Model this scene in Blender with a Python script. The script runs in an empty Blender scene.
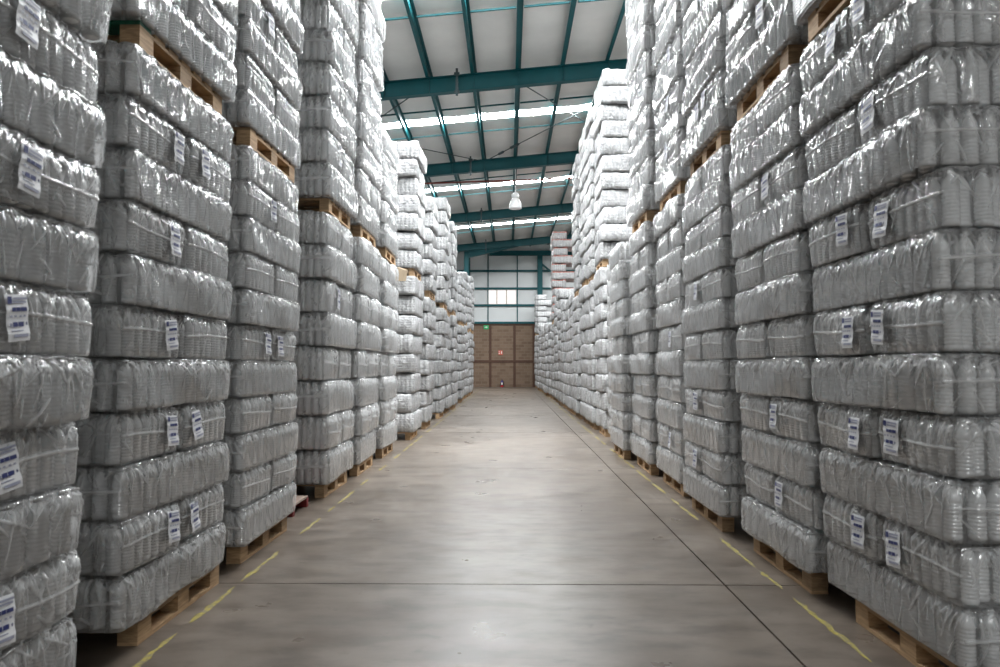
import bpy, math, random
import numpy as np
from mathutils import Vector, Matrix

random.seed(7)
SC = bpy.context.scene
C = SC.collection
PI = math.pi

# ------------------------------------------------------------------ camera
CAM_H = 1.38
F_PX = 700.0
cam_d = bpy.data.cameras.new('camera')
cam_d.sensor_width = 36.0
cam_d.lens = 36.0 * F_PX / 1000.0
cam_d.clip_end = 200.0
cam_d.dof.use_dof = True
cam_d.dof.focus_distance = 11.0
cam_d.dof.aperture_fstop = 4.0
cam = bpy.data.objects.new('camera', cam_d)
C.objects.link(cam)
cam.location = (0, 0, CAM_H)
cam.rotation_euler = (PI / 2 + math.atan(32.5 / F_PX), 0, math.atan(9 / F_PX))
SC.camera = cam

# ------------------------------------------------------------------ world, light, exposure
w = bpy.data.worlds.new('world')
SC.world = w
w.use_nodes = True
w.node_tree.nodes['Background'].inputs[0].default_value = (0.85, 0.92, 1.0, 1)
w.node_tree.nodes['Background'].inputs[1].default_value = 1.0
w.cycles.sampling_method = 'NONE'      # the hall is closed: light comes from the roof strips, seen and added
SKY_STRENGTH = 72.0          # glow of the roof strips, both daylit and added ones
SC.view_settings.view_transform = 'Standard'
SC.view_settings.look = 'None'
SC.view_settings.gamma = 1.0
SC.view_settings.use_curve_mapping = False
SC.view_settings.exposure = 0.12
SC.cycles.max_bounces = 10
SC.cycles.diffuse_bounces = 5
SC.cycles.glossy_bounces = 3
SC.cycles.transparent_max_bounces = 12
SC.cycles.caustics_reflective = False
SC.cycles.caustics_refractive = False
SC.cycles.sample_clamp_indirect = 4.0

# ------------------------------------------------------------------ material helpers
def new_mat(name):
    m = bpy.data.materials.new(name)
    m.use_nodes = True
    nt = m.node_tree
    nt.nodes.clear()
    out = nt.nodes.new('ShaderNodeOutputMaterial')
    return m, nt, out

def nd(nt, kind, **kw):
    n = nt.nodes.new(kind)
    for k, v in kw.items():
        if k.startswith('i_'):
            key = k[2:]
            key = int(key) if key.isdigit() else key.replace('_', ' ')
            n.inputs[key].default_value = v
        else:
            setattr(n, k, v)
    return n

def ramp(nt, src, stops):
    r = nt.nodes.new('ShaderNodeValToRGB')
    e = r.color_ramp.elements
    while len(e) < len(stops):
        e.new(0.5)
    for el, (p, c) in zip(e, stops):
        el.position = p
        el.color = c if len(c) == 4 else (*c, 1)
    nt.links.new(src, r.inputs[0])
    return r

def plain(name, col, rough=0.5, metal=0.0, spec=0.5, var=0.12, scale=6.0, bump=0.0, bscale=40.0):
    m, nt, out = new_mat(name)
    b = nd(nt, 'ShaderNodeBsdfPrincipled', i_Roughness=rough, i_Metallic=metal)
    b.inputs['Specular IOR Level'].default_value = spec
    tc = nd(nt, 'ShaderNodeTexCoord')
    n = nd(nt, 'ShaderNodeTexNoise', i_Scale=scale, i_Detail=5.0, i_Roughness=0.6)
    nt.links.new(tc.outputs['Object'], n.inputs['Vector'])
    lo = tuple(c * (1 - var) for c in col)
    hi = tuple(min(1, c * (1 + var)) for c in col)
    r = ramp(nt, n.outputs['Fac'], [(0.3, lo), (0.7, hi)])
    nt.links.new(r.outputs[0], b.inputs['Base Color'])
    if bump:
        n2 = nd(nt, 'ShaderNodeTexNoise', i_Scale=bscale, i_Detail=4.0)
        nt.links.new(tc.outputs['Object'], n2.inputs['Vector'])
        bp = nd(nt, 'ShaderNodeBump', i_Strength=bump, i_Distance=0.01)
        nt.links.new(n2.outputs['Fac'], bp.inputs['Height'])
        nt.links.new(bp.outputs[0], b.inputs['Normal'])
    nt.links.new(b.outputs[0], out.inputs[0])
    return m

M = {}

def make_film():
    """thin clear shrink film: partly clear, partly milky, glossy crumpled surface"""
    m, nt, out = new_mat('shrink_film')
    L = nt.links
    at = nd(nt, 'ShaderNodeAttribute', attribute_name='loc')
    oi = nd(nt, 'ShaderNodeObjectInfo')
    mul = nd(nt, 'ShaderNodeMath', operation='MULTIPLY', i_1=37.0)
    L.new(oi.outputs['Random'], mul.inputs[0])
    cmb = nd(nt, 'ShaderNodeCombineXYZ')
    L.new(mul.outputs[0], cmb.inputs[0]); L.new(mul.outputs[0], cmb.inputs[1])
    add = nd(nt, 'ShaderNodeVectorMath', operation='ADD')
    L.new(at.outputs['Vector'], add.inputs[0]); L.new(cmb.outputs[0], add.inputs[1])
    # crumple: stretched ridged noise at two scales
    mp = nd(nt, 'ShaderNodeMapping')
    mp.inputs['Scale'].default_value = (2.0, 2.0, 0.9)
    L.new(add.outputs[0], mp.inputs['Vector'])
    n1 = nd(nt, 'ShaderNodeTexNoise', i_Scale=9.0, i_Detail=4.0, i_Roughness=0.55, i_Distortion=1.2)
    L.new(mp.outputs[0], n1.inputs['Vector'])
    v1 = nd(nt, 'ShaderNodeTexVoronoi', feature='DISTANCE_TO_EDGE', i_Scale=11.0)
    L.new(mp.outputs[0], v1.inputs['Vector'])
    vr = nd(nt, 'ShaderNodeMath', operation='MINIMUM', i_1=0.18)
    L.new(v1.outputs['Distance'], vr.inputs[0])
    sm = nd(nt, 'ShaderNodeMath', operation='MULTIPLY_ADD', i_1=-1.1)
    L.new(vr.outputs[0], sm.inputs[0]); L.new(n1.outputs['Fac'], sm.inputs[2])
    bp = nd(nt, 'ShaderNodeBump', i_Strength=0.28, i_Distance=0.005)
    L.new(sm.outputs[0], bp.inputs['Height'])
    t = nd(nt, 'ShaderNodeBsdfTransparent')
    t.inputs[0].default_value = (0.985, 0.985, 0.985, 1)
    df = nd(nt, 'ShaderNodeBsdfDiffuse')
    df.inputs[0].default_value = (0.94, 0.94, 0.94, 1)
    L.new(bp.outputs[0], df.inputs['Normal'])
    ca = nd(nt, 'ShaderNodeAttribute', attribute_name='crease')
    r0 = ramp(nt, n1.outputs['Fac'], [(0.40, (0.17,) * 3), (0.70, (0.23,) * 3)])
    r = nd(nt, 'ShaderNodeMath', operation='MULTIPLY_ADD', i_1=0.42, use_clamp=True)
    L.new(ca.outputs['Fac'], r.inputs[0]); L.new(r0.outputs[0], r.inputs[2])
    tl = nd(nt, 'ShaderNodeBsdfTranslucent'); tl.inputs[0].default_value = (0.95, 0.95, 0.95, 1)
    L.new(bp.outputs[0], tl.inputs['Normal'])
    dt = nd(nt, 'ShaderNodeMixShader', i_0=0.15)
    L.new(df.outputs[0], dt.inputs[1]); L.new(tl.outputs[0], dt.inputs[2])
    m1 = nd(nt, 'ShaderNodeMixShader')
    L.new(r.outputs[0], m1.inputs[0]); L.new(t.outputs[0], m1.inputs[1]); L.new(dt.outputs[0], m1.inputs[2])
    gl = nd(nt, 'ShaderNodeBsdfGlossy', i_Roughness=0.10)
    gl.inputs[0].default_value = (1, 1, 1, 1)
    L.new(bp.outputs[0], gl.inputs['Normal'])
    fr = nd(nt, 'ShaderNodeFresnel', i_IOR=1.55)
    L.new(bp.outputs[0], fr.inputs['Normal'])
    f2 = nd(nt, 'ShaderNodeMath', operation='MULTIPLY_ADD', i_1=0.85, i_2=0.025, use_clamp=True)
    L.new(fr.outputs[0], f2.inputs[0])
    mx = nd(nt, 'ShaderNodeMixShader')
    L.new(f2.outputs[0], mx.inputs[0]); L.new(m1.outputs[0], mx.inputs[1]); L.new(gl.outputs[0], mx.inputs[2])
    L.new(mx.outputs[0], out.inputs[0])
    return m

def make_bottle_mat():
    m, nt, out = new_mat('clear_plastic_bottle')
    L = nt.links
    b = nd(nt, 'ShaderNodeBsdfPrincipled', i_Roughness=0.12)
    b.inputs['Base Color'].default_value = (0.92, 0.925, 0.925, 1)
    b.inputs['Specular IOR Level'].default_value = 0.9
    L.new(b.outputs[0], out.inputs[0])
    return m

def make_far_bale(name='wrapped_bottles', red=False):
    """whole wrapped bale, for those too far off to show single bottles"""
    m, nt, out = new_mat(name)
    L = nt.links
    at = nd(nt, 'ShaderNodeAttribute', attribute_name='loc')
    geo = nd(nt, 'ShaderNodeNewGeometry')
    sep = nd(nt, 'ShaderNodeSeparateXYZ')
    L.new(at.outputs['Vector'], sep.inputs[0])
    hs = []
    for ax, per in ((0, 0.135), (1, 0.078)):
        a = nd(nt, 'ShaderNodeMath', operation='MULTIPLY', i_1=2 * PI / per)
        L.new(sep.outputs[ax], a.inputs[0])
        c = nd(nt, 'ShaderNodeMath', operation='COSINE')
        L.new(a.outputs[0], c.inputs[0]); hs.append(c)
    az = nd(nt, 'ShaderNodeMath', operation='MULTIPLY', i_1=2 * PI / 0.022)
    L.new(sep.outputs[2], az.inputs[0])
    cz = nd(nt, 'ShaderNodeMath', operation='COSINE'); L.new(az.outputs[0], cz.inputs[0])
    sm = nd(nt, 'ShaderNodeMath', operation='ADD')
    L.new(hs[0].outputs[0], sm.inputs[0]); L.new(hs[1].outputs[0], sm.inputs[1])
    s2 = nd(nt, 'ShaderNodeMath', operation='MULTIPLY_ADD', i_1=0.35)
    L.new(cz.outputs[0], s2.inputs[0]); L.new(sm.outputs[0], s2.inputs[2])
    n1 = nd(nt, 'ShaderNodeTexNoise', i_Scale=13.0, i_Detail=4.0, i_Roughness=0.6, i_Distortion=1.0)
    L.new(geo.outputs['Position'], n1.inputs['Vector'])
    s3 = nd(nt, 'ShaderNodeMath', operation='MULTIPLY_ADD', i_1=7.0)
    L.new(n1.outputs['Fac'], s3.inputs[0]); L.new(s2.outputs[0], s3.inputs[2])
    bp = nd(nt, 'ShaderNodeBump', i_Strength=0.8, i_Distance=0.008)
    L.new(s3.outputs[0], bp.inputs['Height'])
    b = nd(nt, 'ShaderNodeBsdfPrincipled', i_Roughness=0.2)
    b.inputs['Specular IOR Level'].default_value = 0.8
    L.new(bp.outputs[0], b.inputs['Normal'])
    r = ramp(nt, n1.outputs['Fac'], [(0.3, (0.33, 0.335, 0.34)), (0.7, (0.50, 0.50, 0.50))])
    if red:
        g = nd(nt, 'ShaderNodeMath', operation='GREATER_THAN', i_1=0.205)
        L.new(sep.outputs[2], g.inputs[0])
        n2 = nd(nt, 'ShaderNodeTexNoise', i_Scale=22.0)
        L.new(geo.outputs['Position'], n2.inputs['Vector'])
        g2 = nd(nt, 'ShaderNodeMath', operation='GREATER_THAN', i_1=0.42)
        L.new(n2.outputs['Fac'], g2.inputs[0])
        gm = nd(nt, 'ShaderNodeMath', operation='MULTIPLY')
        L.new(g.outputs[0], gm.inputs[0]); L.new(g2.outputs[0], gm.inputs[1])
        mc = nd(nt, 'ShaderNodeMix', data_type='RGBA')
        mc.inputs[7].default_value = (0.42, 0.12, 0.08, 1)
        L.new(gm.outputs[0], mc.inputs[0]); L.new(r.outputs[0], mc.inputs[6])
        L.new(mc.outputs[2], b.inputs['Base Color'])
    else:
        L.new(r.outputs[0], b.inputs['Base Color'])
    L.new(b.outputs[0], out.inputs[0])
    return m

def make_wood():
    m, nt, out = new_mat('pallet_wood')
    L = nt.links
    geo = nd(nt, 'ShaderNodeNewGeometry')
    oi = nd(nt, 'ShaderNodeObjectInfo')
    mp = nd(nt, 'ShaderNodeMapping'); mp.inputs['Scale'].default_value = (5, 2.2, 34)
    L.new(geo.outputs['Position'], mp.inputs['Vector'])
    n = nd(nt, 'ShaderNodeTexNoise', i_Scale=2.6, i_Detail=6.0, i_Roughness=0.65, i_Distortion=0.6)
    L.new(mp.outputs[0], n.inputs['Vector'])
    r = ramp(nt, n.outputs['Fac'], [(0.25, (0.22, 0.13, 0.065)), (0.55, (0.46, 0.30, 0.165)), (0.8, (0.60, 0.43, 0.25))])
    hs = nd(nt, 'ShaderNodeHueSaturation')
    mr = nd(nt, 'ShaderNodeMapRange'); mr.inputs['To Min'].default_value = 0.7; mr.inputs['To Max'].default_value = 1.25
    L.new(oi.outputs['Random'], mr.inputs['Value']); L.new(mr.outputs[0], hs.inputs['Value'])
    L.new(r.outputs[0], hs.inputs['Color'])
    b = nd(nt, 'ShaderNodeBsdfPrincipled', i_Roughness=0.75)
    L.new(hs.outputs[0], b.inputs['Base Color'])
    bp = nd(nt, 'ShaderNodeBump', i_Strength=0.3, i_Distance=0.004)
    L.new(n.outputs['Fac'], bp.inputs['Height']); L.new(bp.outputs[0], b.inputs['Normal'])
    L.new(b.outputs[0], out.inputs[0])
    return m

def make_floor():
    m, nt, out = new_mat('polished_concrete')
    L = nt.links
    geo = nd(nt, 'ShaderNodeNewGeometry')
    def noise(sc, scale, det, rough, dist=0.0):
        mp = nd(nt, 'ShaderNodeMapping'); mp.inputs['Scale'].default_value = sc
        L.new(geo.outputs['Position'], mp.inputs['Vector'])
        n = nd(nt, 'ShaderNodeTexNoise', i_Scale=scale, i_Detail=det, i_Roughness=rough, i_Distortion=dist)
        L.new(mp.outputs[0], n.inputs['Vector'])
        return n
    n1 = noise((1, 1, 1), 0.6, 3.0, 0.5, 0.3)              # broad tone
    n2 = noise((1.0, 2.2, 1), 2.6, 4.0, 0.58)              # trowelled streaks across the aisle
    n3 = noise((1, 1, 1), 2.3, 4.0, 0.5)
    n4 = noise((1.3, 1.9, 1), 4.4, 3.0, 0.6, 0.5)          # scuffs and spots
    r1 = ramp(nt, n1.outputs['Fac'], [(0.35, (0.122, 0.098, 0.078)), (0.65, (0.190, 0.158, 0.131))])
    r2 = ramp(nt, n2.outputs['Fac'], [(0.36, (0.66, 0.64, 0.62)), (0.50, (0.92, 0.91, 0.90)), (0.62, (1.08, 1.08, 1.07))])
    mx = nd(nt, 'ShaderNodeMix', data_type='RGBA', blend_type='MULTIPLY'); mx.inputs[0].default_value = 1.0
    L.new(r1.outputs[0], mx.inputs[6]); L.new(r2.outputs[0], mx.inputs[7])
    r3 = ramp(nt, n4.outputs['Fac'], [(0.62, (1, 1, 1)), (0.76, (0.62, 0.60, 0.58))])
    mx2 = nd(nt, 'ShaderNodeMix', data_type='RGBA', blend_type='MULTIPLY'); mx2.inputs[0].default_value = 0.8
    L.new(mx.outputs[2], mx2.inputs[6]); L.new(r3.outputs[0], mx2.inputs[7])
    b = nd(nt, 'ShaderNodeBsdfPrincipled')
    L.new(mx2.outputs[2], b.inputs['Base Color'])
    rr = ramp(nt, n3.outputs['Fac'], [(0.3, (0.27,) * 3), (0.7, (0.40,) * 3)])
    L.new(rr.outputs[0], b.inputs['Roughness'])
    b.inputs['Specular IOR Level'].default_value = 0.55
    bp = nd(nt, 'ShaderNodeBump', i_Strength=0.03, i_Distance=0.003)
    L.new(n2.outputs['Fac'], bp.inputs['Height']); L.new(bp.outputs[0], b.inputs['Normal'])
    L.new(b.outputs[0], out.inputs[0])
    return m

def make_paint():
    m, nt, out = new_mat('worn_yellow_paint')
    L = nt.links
    geo = nd(nt, 'ShaderNodeNewGeometry')
    n = nd(nt, 'ShaderNodeTexNoise', i_Scale=24.0, i_Detail=6.0, i_Roughness=0.7)
    L.new(geo.outputs['Position'], n.inputs['Vector'])
    r = ramp(nt, n.outputs['Fac'], [(0.40, (0.36, 0.29, 0.045)), (0.58, (0.20, 0.17, 0.09))])
    b = nd(nt, 'ShaderNodeBsdfPrincipled', i_Roughness=0.55)
    L.new(r.outputs[0], b.inputs['Base Color'])
    L.new(b.outputs[0], out.inputs[0])
    return m

def make_brick():
    m, nt, out = new_mat('brown_block_wall')
    L = nt.links
    geo = nd(nt, 'ShaderNodeNewGeometry')
    mp = nd(nt, 'ShaderNodeMapping'); mp.inputs['Rotation'].default_value = (PI / 2, 0, 0)
    L.new(geo.outputs['Position'], mp.inputs['Vector'])
    br = nd(nt, 'ShaderNodeTexBrick', i_Scale=1.0)
    br.inputs['Color1'].default_value = (0.150, 0.098, 0.064, 1)
    br.inputs['Color2'].default_value = (0.205, 0.140, 0.096, 1)
    br.inputs['Mortar'].default_value = (0.215, 0.165, 0.125, 1)
    br.inputs['Mortar Size'].default_value = 0.012
    br.inputs['Brick Width'].default_value = 0.40
    br.inputs['Row Height'].default_value = 0.20
    L.new(mp.outputs[0], br.inputs['Vector'])
    b = nd(nt, 'ShaderNodeBsdfPrincipled', i_Roughness=0.85)
    L.new(br.outputs['Color'], b.inputs['Base Color'])
    bp = nd(nt, 'ShaderNodeBump', i_Strength=0.4, i_Distance=0.01)
    bp.invert = True
    L.new(br.outputs['Fac'], bp.inputs['Height']); L.new(bp.outputs[0], b.inputs['Normal'])
    L.new(b.outputs[0], out.inputs[0])
    return m

def make_emit(name, col, strength):
    m, nt, out = new_mat(name)
    L = nt.links
    tc = nd(nt, 'ShaderNodeNewGeometry')
    n = nd(nt, 'ShaderNodeTexNoise', i_Scale=1.5)
    L.new(tc.outputs['Position'], n.inputs['Vector'])
    r = ramp(nt, n.outputs['Fac'], [(0.3, tuple(c * 0.93 for c in col)), (0.7, col)])
    e = nd(nt, 'ShaderNodeEmission', i_Strength=strength)
    L.new(r.outputs[0], e.inputs[0])
    L.new(e.outputs[0], out.inputs[0])
    return m

M['film'] = make_film()
M['bottle'] = make_bottle_mat()
M['far'] = make_far_bale()
M['far_red'] = make_far_bale('wrapped_bottles_red_caps', True)
M['wood'] = make_wood()
M['floor'] = make_floor()
M['paint'] = make_paint()
M['brick'] = make_brick()
M['skylight'] = make_emit('translucent_roof_sheet', (0.96, 0.985, 1.0), SKY_STRENGTH)
M['pane'] = make_emit('daylit_pane', (1.0, 0.95, 0.93), 1.05)
M['teal'] = plain('teal_painted_steel', (0.0014, 0.066, 0.076), 0.5, spec=0.25, var=0.12, scale=1.5)
M['girt'] = plain('teal_wall_rail', (0.002, 0.075, 0.086), 0.5, spec=0.3, var=0.1, scale=1.5)
M['roof'] = plain('white_roof_lining', (0.70, 0.69, 0.67), 0.65, var=0.07, scale=0.9, bump=0.15, bscale=3.0)
M['clad'] = plain('white_wall_sheet', (0.66, 0.68, 0.68), 0.5, var=0.04, scale=0.8)
M['post'] = plain('brown_concrete', (0.085, 0.043, 0.028), 0.8, var=0.15)
M['joint'] = plain('dark_joint', (0.035, 0.03, 0.027), 0.9)
M['label'] = plain('white_paper', (0.74, 0.74, 0.75), 0.5, var=0.04, scale=20)
M['ink'] = plain('navy_ink', (0.02, 0.03, 0.14), 0.5)
M['inkgrey'] = plain('grey_ink', (0.30, 0.31, 0.40), 0.5)
M['greenpaint'] = plain('green_paint', (0.01, 0.11, 0.06), 0.6, var=0.3, scale=30)
M['redpaint'] = plain('red_paint', (0.16, 0.012, 0.012), 0.6, var=0.25, scale=15)
M['reddeck'] = plain('worn_red_deck', (0.30, 0.22, 0.18), 0.7, var=0.35, scale=12)
M['card'] = plain('brown_cardboard', (0.36, 0.28, 0.19), 0.8, var=0.1)
M['pipe'] = plain('red_pipe', (0.22, 0.035, 0.025), 0.4)
M['steel'] = plain('dark_steel_rod', (0.05, 0.07, 0.075), 0.4, 0.6)
M['white_metal'] = plain('white_enamel', (0.8, 0.8, 0.8), 0.3, var=0.03)
M['dome'] = plain('frosted_dome', (0.88, 0.88, 0.88), 0.25, var=0.03)
M['plainwall'] = plain('grey_wall', (0.35, 0.36, 0.36), 0.8)
M['signgreen'] = plain('green_sign', (0.02, 0.38, 0.12), 0.5)
M['signred'] = plain('red_sign', (0.62, 0.10, 0.06), 0.5)
M['signwhite'] = plain('sign_white', (0.8, 0.78, 0.74), 0.5, var=0.03)
M['extred'] = plain('red_enamel', (0.42, 0.012, 0.015), 0.3)
M['extdark'] = plain('dark_violet_label', (0.05, 0.03, 0.16), 0.4)
M['black'] = plain('black_rubber', (0.012, 0.012, 0.014), 0.5)

# ------------------------------------------------------------------ object helpers
def tag(o, label=None, cat=None, group=None, kind=None):
    if label: o['label'] = label
    if cat: o['category'] = cat
    if group: o['group'] = group
    if kind: o['kind'] = kind
    return o

def empty(name, loc=(0, 0, 0), rz=0.0, parent=None):
    o = bpy.data.objects.new(name, None)
    o.empty_display_size = 0.1
    C.objects.link(o)
    o.location = loc
    o.rotation_euler = (0, 0, rz)
    if parent: o.parent = parent
    return o

def link(name, me, parent=None, loc=(0, 0, 0), rz=0.0):
    o = bpy.data.objects.new(name, me)
    C.objects.link(o)
    o.location = loc
    if rz: o.rotation_euler = (0, 0, rz)
    if parent: o.parent = parent
    return o

class MB:
    """collects simple solids into one mesh"""
    def __init__(self):
        self.v, self.f, self.m = [], [], []
    def add(self, vs, fs, mi=0):
        k = len(self.v)
        self.v += [tuple(p) for p in vs]
        self.f += [tuple(k + i for i in q) for q in fs]
        self.m += [mi] * len(fs)
        return self
    def box(self, x0, x1, y0, y1, z0, z1, mi=0, bev=0.0):
        vs = [(x, y, z) for z in (z0, z1) for y in (y0, y1) for x in (x0, x1)]
        return self.add(vs, [(0, 2, 3, 1), (4, 5, 7, 6), (0, 1, 5, 4), (2, 6, 7, 3), (0, 4, 6, 2), (1, 3, 7, 5)], mi)
    def prism(self, poly, axis_a, axis_b, mi=0):
        """poly: list of 3-D points at end a; axis_b: offset vector to end b"""
        n = len(poly)
        a = [Vector(p) for p in poly]
        b = [p + Vector(axis_b) for p in a]
        fs = [tuple(range(n))[::-1], tuple(range(n, 2 * n))]
        fs += [(i, (i + 1) % n, n + (i + 1) % n, n + i) for i in range(n)]
        return self.add(a + b, fs, mi)
    def tube(self, p, q, r, n=8, mi=0):
        p, q = Vector(p), Vector(q)
        d = (q - p).normalized()
        u = d.orthogonal().normalized(); v = d.cross(u)
        ring = lambda c: [c + r * (math.cos(2 * PI * i / n) * u + math.sin(2 * PI * i / n) * v) for i in range(n)]
        fs = [tuple(range(n))[::-1], tuple(range(n, 2 * n))]
        fs += [(i, (i + 1) % n, n + (i + 1) % n, n + i) for i in range(n)]
        return self.add(ring(p) + ring(q), fs, mi)
    def lathe(self, prof, n=16, mi=0, c=(0, 0, 0)):
        vs, fs = [], []
        for r, z in prof:
            vs += [(c[0] + r * math.cos(2 * PI * i / n), c[1] + r * math.sin(2 * PI * i / n), c[2] + z) for i in range(n)]
        for k in range(len(prof) - 1):
            fs += [(k * n + i, k * n + (i + 1) % n, (k + 1) * n + (i + 1) % n, (k + 1) * n + i) for i in range(n)]
        fs.append(tuple(range(n))[::-1])
        t = (len(prof) - 1) * n
        fs.append(tuple(range(t, t + n)))
        return self.add(vs, fs, mi)
    def mesh(self, name, mats, smooth=False):
        me = bpy.data.meshes.new(name)
        me.from_pydata(self.v, [], self.f)
        for m in (mats if isinstance(mats, (list, tuple)) else [mats]):
            me.materials.append(m)
        me.polygons.foreach_set('material_index', self.m)
        if smooth:
            me.polygons.foreach_set('use_smooth', [True] * len(self.f))
        me.update()
        return me
    def obj(self, name, mats, parent=None, loc=(0, 0, 0), rz=0.0, smooth=False):
        return link(name, self.mesh(name, mats, smooth), parent, loc, rz)

ORD = ['zeroth', 'first', 'second', 'third', 'fourth', 'fifth', 'sixth', 'seventh', 'eighth', 'ninth', 'tenth', 'eleventh',
       'twelfth', 'thirteenth', 'fourteenth', 'fifteenth', 'sixteenth', 'seventeenth', 'eighteenth', 'nineteenth',
       'twentieth', 'twenty-first', 'twenty-second', 'twenty-third', 'twenty-fourth', 'twenty-fifth', 'twenty-sixth', 'twenty-seventh', 'twenty-eighth', 'twenty-ninth', 'thirtieth']

# ------------------------------------------------------------------ the building
XL, XR = -5.4, 9.2           # side walls
Y0, YW = -16.0, 46.0          # rear wall, end wall
SLOPE = 0.09
BEAM_Y = [-6.6, 1.4, 9.95, 18.1, 25.75, 34.3, 42.9]
def beam_bottom(x): return 8.70 + SLOPE * x
PUR_B = 0.44                 # purlins rest on the rafters
SHEET = 0.44 + 0.20          # lining above the purlins

# floor: base plus concrete slabs with open joints
fl = MB().box(XL, XR, Y0, YW, -0.3, -0.03).obj('floor', M['joint'])
tag(fl, 'grey polished concrete warehouse floor with slab joints', kind='structure')
xs = [XL, -3.62, 1.36, 6.3, XR]
ys = [Y0, -10.75, -5.7, -0.55, 4.50, 9.55, 14.6, 19.65, 24.7, 29.75, 34.8, 39.85, 44.9, YW]
for i in range(len(xs) - 1):
    for j in range(len(ys) - 1):
        g = 0.006
        MB().box(xs[i] + g, xs[i + 1] - g, ys[j] + g, ys[j + 1] - g, -0.031, 0.0).obj('slab', M['floor'], fl)

# worn yellow lane lines: a chain of irregular paint dashes per line
def lane(x, label, seed, segs):
    rnd = random.Random(seed)
    b = MB()
    y = 2.3
    while y < 40:
        ln = rnd.uniform(0.25, 0.9) if y < 14 else rnd.uniform(0.8, 2.5)
        n = max(2, int(ln / 0.06))
        l, r = [], []
        for k in range(n + 1):
            t = k / n
            tap = min(1, 6 * t + 0.15, 6 * (1 - t) + 0.15)
            wv = 0.024 * tap
            l.append((x - wv * rnd.uniform(0.15, 1.05), y + ln * t, 0.0015))
            r.append((x + wv * rnd.uniform(0.15, 1.05), y + ln * t, 0.0015))
        for k in range(n):
            b.add([l[k], r[k], r[k + 1], l[k + 1]], [(0, 1, 2, 3)])
        y += ln + (rnd.uniform(0.05, 0.2) if rnd.random() < 0.6 else rnd.uniform(0.25, 0.7))
    o = b.obj('floor_line', M['paint'])
    tag(o, label, 'floor marking', 'yellow lane lines on the floor')
lane(-1.715, 'worn yellow painted line along the left stacks', 3, 0)
lane(1.69, 'worn yellow painted line along the right stacks', 11, 0)

# side and rear walls (behind the stacks and the camera)
tag(MB().box(XL - 0.2, XL, Y0, YW, 0, 9.6).obj('wall_left', M['plainwall']), 'grey side wall behind the left stacks', kind='structure')
tag(MB().box(XR, XR + 0.2, Y0, YW, 0, 11).obj('wall_right', M['plainwall']), 'grey side wall behind the right stacks', kind='structure')
tag(MB().box(XL - 0.2, XR + 0.2, Y0 - 0.2, Y0, 0, 11).obj('wall_front', M['plainwall']), 'grey wall behind the viewpoint', kind='structure')

# end wall: block wall in a brown concrete frame below, white sheets on teal rails above
wb = MB().box(XL, XR, YW + 0.12, YW + 0.3, 0, 11).obj('wall_back', M['plainwall'])
tag(wb, 'end wall with brown block base and white metal sheeting above', kind='structure')
ZB = 4.17
posts = [-5.3, -3.75, -2.55, -1.23, 0.36, 1.62, 3.2, 4.8, 6.4, 8.0]
zs_b = [(0.0, 1.60), (1.76, 4.05)]
for i in range(len(posts) - 1):
    for (a, b_) in zs_b:
        MB().box(posts[i] + 0.08, posts[i + 1] - 0.08, YW, YW + 0.12, a, b_).obj('block_panel', M['brick'], wb)
for p in posts:
    MB().box(p - 0.08, p + 0.08, YW - 0.03, YW + 0.12, 0, 4.05).obj('concrete_post', M['post'], wb)
for a, b_ in ((1.60, 1.76), (4.05, ZB)):
    MB().box(XL, XR, YW - 0.035, YW + 0.12, a, b_).obj('concrete_beam', M['post'], wb)
girts = [4.22, 5.37, 6.48, 7.64, 8.72]
vx = [XL, -3.9, -2.6, -1.38, 0.55, 1.95, 3.4, 5.0, 7.0, XR]
for i in range(len(vx) - 1):
    for k in range(len(girts)):
        z0 = girts[k]; z1 = girts[k + 1] if k + 1 < len(girts) else 10.4
        if k == 1 and i == 3: continue                    # the window is here
        mat = M['clad']
        MB().box(vx[i] + 0.004, vx[i + 1] - 0.004, YW + 0.03, YW + 0.10, z0 + 0.004, z1 - 0.004).obj('cladding_sheet', mat, wb)
for k, z in enumerate(girts):
    if k == 4:
        b = MB(); b.prism([(XL, YW - 0.10, z + 0.35), (XL, YW + 0.03, z + 0.35), (XL, YW + 0.03, z + 0.50), (XL, YW - 0.10, z + 0.50)], None, (XR - XL, 0, -0.75))
    else:
        b = MB().box(XL, XR, YW - 0.10, YW + 0.03, z - 0.06, z + 0.07)
    b.obj('wall_rail', M['girt'], wb)
for x in vx[1:-1]:
    MB().box(x - 0.035, x + 0.035, YW - 0.04, YW + 0.03, ZB, 9.0).obj('sag_rod', M['girt'], wb)
# daylit window between two rails
wn = empty('window_1', (0, YW, 5.44)); tag(wn, 'daylit three-pane window between teal wall rails', kind='structure')
x0, x1 = -1.48, 0.52
MB().box(x0, x1, 0.02, 0.08, -0.01, 0.03).box(x0, x1, 0.02, 0.08, 0.94, 0.98).box(x0, x0 + 0.04, 0.02, 0.08, 0.03, 0.94).box(x1 - 0.04, x1, 0.02, 0.08, 0.03, 0.94).obj('window_frame', M['signwhite'], wn)
wd = (x1 - x0 - 0.08) / 3
for k in range(3):
    a = x0 + 0.04 + k * wd
    MB().box(a + 0.02, a + wd - 0.02, 0.05, 0.06, 0.03, 0.94).obj('pane', M['pane'], wn)
for k in (1, 2):
    a = x0 + 0.04 + k * wd
    MB().box(a - 0.025, a + 0.025, 0.03, 0.08, 0.03, 0.94).obj('mullion', M['card'], wn)

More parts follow.
